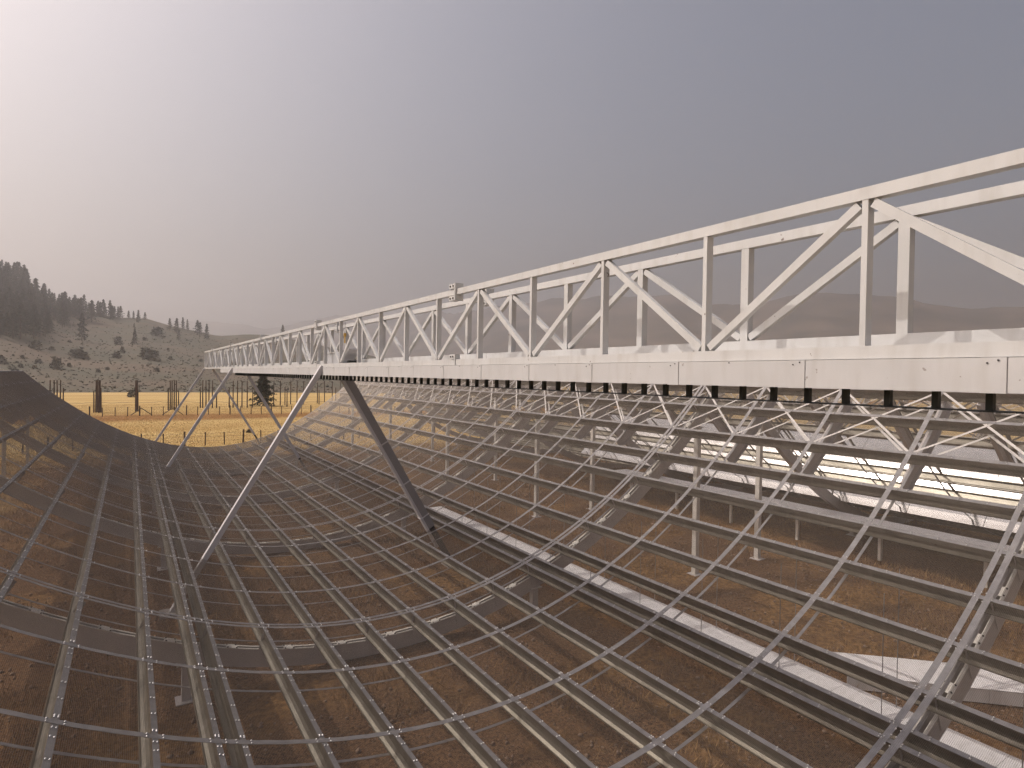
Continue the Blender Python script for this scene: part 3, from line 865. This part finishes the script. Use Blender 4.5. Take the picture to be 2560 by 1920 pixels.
def bush_mesh(n, m):
    V, F = [], []
    for i in range(n):
        a = random.uniform(0, 6.28); u = random.random(); rr = .5 * math.sqrt(random.random()) * (1 - u * .55)
        c = Vector((rr * math.cos(a), rr * math.sin(a), u * .95)); s = random.uniform(.05, .11); k = len(V)
        for _ in range(3): V.append(c + Vector((random.gauss(0, s), random.gauss(0, s), random.gauss(0, s))))
        F.append((k, k + 1, k + 2))
    return np_mesh('foliage', [tuple(v) for v in V], F, m)
bushes = [bush_mesh(260, M['shrub']) for _ in range(3)]
SHRUBS = [(-4.75, -0.01, 1.03, 1.0), (-0.79, 1.98, 2.79, .9), (-0.51, 1.26, 1.99, .6), (-0.91, 1.0, 1.57, 1.5), (1.59, 0.87, 1.74, 1.6), (1.16, 1.06, 1.98, 1.4), (-3.41, 0.92, 1.79, 1.4), (-7.84, 0.26, 0.7, 1.8), (-3.66, 1.07, 1.62, 1.5), (-3.02, 0.93, 1.49, 1.5), (1.86, 2.9, 3.7, 1.4), (-5.99, 1.45, 2.21, 1.2)]
for k in range(44):
    a = random.uniform(-9, 9); SHRUBS.append((a, random.uniform(-.5, 2.6), None, random.uniform(1.0, 2.0)))
def shrub(p, h, w, i, lab, grp):
    r = link('shrub', bushes[i % 3], None, p - Vector((0, 0, .15 * h))); r.scale = (h * w, h * w, h); r.rotation_euler[2] = random.uniform(0, 6)
    tag(r, lab, 'shrub', grp)
for i, (a, eb, et, w) in enumerate(SHRUBS):
    p = hill_point(a, eb); d = math.hypot(p.x - CAM.x, p.y)
    h = (CAM.z + d * math.tan(R(et)) - p.z) if et else random.uniform(.6, 1.9)
    if i == 0: lab = 'rounded dark shrub alone low on the slope above the trough corner'
    elif i == 4: lab = 'wide dark shrub clump on the slope left of the far truss end'
    else: lab = 'dark shrub scattered on the hazy grass slope'
    shrub(p, max(.7, h), w, i, lab, 'shrubs on the slope')

def sagebrush():
    V, F = [], []
    for k in range(3500):
        a = random.uniform(-12, 16); r = RF + 3 + (RC - 40 - RF) * random.random() ** 1.4
        p = polar(a, r, hill_z(a, r)); z = fbm(p.x, p.y, 60) * 1.6 * min(1.0, max(0.0, (p.z - G) / 12.0)); p.z += z - .05
        s = random.uniform(.15, .45) * (.7 + r / 700)
        for _ in range(3):
            c = p + Vector((random.gauss(0, s * .4), random.gauss(0, s * .4), 0)); n0 = len(V)
            V += [c + Vector((-s * .6, 0, 0)), c + Vector((s * .6, random.uniform(-.3, .3) * s, 0)), c + Vector((random.uniform(-.3, .3) * s, 0, s * random.uniform(.7, 1.2)))]
            F.append((n0, n0 + 1, n0 + 2))
    o = link('sagebrush', np_mesh('sagebrush', [tuple(v) for v in V], F, M['sage']))
    tag(o, 'low grey-green sagebrush speckling the hazy hillside', 'brush', None, 'stuff')
sagebrush()

def big_conifer(p, h, wr, label):
    r = empty('field_conifer', p)
    me = conifer_mesh('crown', h, wr, 2600, M['needle'], ragged=.45, base=.05, power=.55)
    link('crown', me, r); link('trunk', trunk_mesh(h, h * .02, 26), r)
    tag(r, label, 'tree')
d = (CAM.z - G) / math.tan(R(3.0))
big_conifer(polar(10.03, d, G), CAM.z + d * math.tan(R(-.1)) - G, 2.3, 'broad dark green conifer standing in the golden field between the poles')
d2 = (CAM.z - G) / math.tan(R(2.2))
shrub(polar(.16, d2, G), 1.9, 1.25, 1, 'round bush behind the slim pole bundle in the field', 'field bushes')
shrub(polar(8.9, 63, G), .4, 1.6, 0, 'low weedy bush in the dry grass beyond the trough', 'field bushes')

# ------------------------------------------------------------------ grass and stones
def blades(name, N, xyf, hmin, hmax, m, wid):
    xy = xyf(N); N = len(xy)
    a = rng.uniform(0, 2 * np.pi, N); h = rng.uniform(hmin, hmax, N); w = wid * rng.uniform(.6, 1.4, N)
    lean = rng.normal(0, .45, (N, 2)) * h[:, None]
    b0 = np.stack([xy[:, 0] - np.cos(a) * w, xy[:, 1] - np.sin(a) * w, np.full(N, G - .01)], 1)
    b1 = np.stack([xy[:, 0] + np.cos(a) * w, xy[:, 1] + np.sin(a) * w, np.full(N, G - .01)], 1)
    t = np.stack([xy[:, 0] + lean[:, 0], xy[:, 1] + lean[:, 1], G + h], 1)
    V = np.stack([b0, b1, t], 1).reshape(-1, 3); F = np.arange(3 * N).reshape(N, 3)
    o = link(name, np_mesh(name, V, F, m)); o['kind'] = 'stuff'
    tag(o, {'dry_grass': 'golden dry grass covering the field beyond the trough', 'brown_grass': 'sparse brown grass tufts on the soil under the reflectors'}[name], 'grass', None, 'stuff')
def field(N):
    az = rng.uniform(-14, 32, N); r = 47 + 75 * rng.random(N) ** 1.3
    return np.stack([CAM.x + r * np.sin(np.radians(az)), r * np.cos(np.radians(az))], 1)
blades('dry_grass', 150000, field, .04, .13, M['dryblade'], .02)
def under(N):
    c = np.stack([rng.uniform(-14, 34, N // 14), rng.uniform(-1, 47, N // 14)], 1)
    keep = np.array([mnoise.noise(Vector((p[0] * .25, p[1] * .25, 1.3))) + .35 * (p[0] < -5.5) for p in c]) > -.05
    c = c[keep]
    return (c[:, None] + rng.normal(0, .16, (len(c), 14, 2))).reshape(-1, 2)
blades('brown_grass', 190000, under, .05, .24, M['soilblade'], .009)
V, F = [], []
ico = np.array([(0, 0, 1), (.9, 0, .2), (.2, .85, .25), (-.75, .5, .2), (-.7, -.55, .22), (.25, -.9, .2), (0, 0, -.6)])
fi = np.array([(0, 1, 2), (0, 2, 3), (0, 3, 4), (0, 4, 5), (0, 5, 1), (6, 2, 1), (6, 3, 2), (6, 4, 3), (6, 5, 4), (6, 1, 5)])
for k in range(22000):
    s = .010 + .045 * random.random() ** 5
    p = np.array((random.uniform(-9, 15), 1 + 26 * random.random() ** 1.5, G + s * .2))
    F.append(fi + 7 * k); V.append(p + ico * s * rng.uniform(.7, 1.3, (7, 3)))
st = link('stones', np_mesh('stones', np.concatenate(V), np.concatenate(F), M['stone'])); tag(st, 'small pale stones scattered on the soil under the reflectors', 'stones', None, 'stuff')
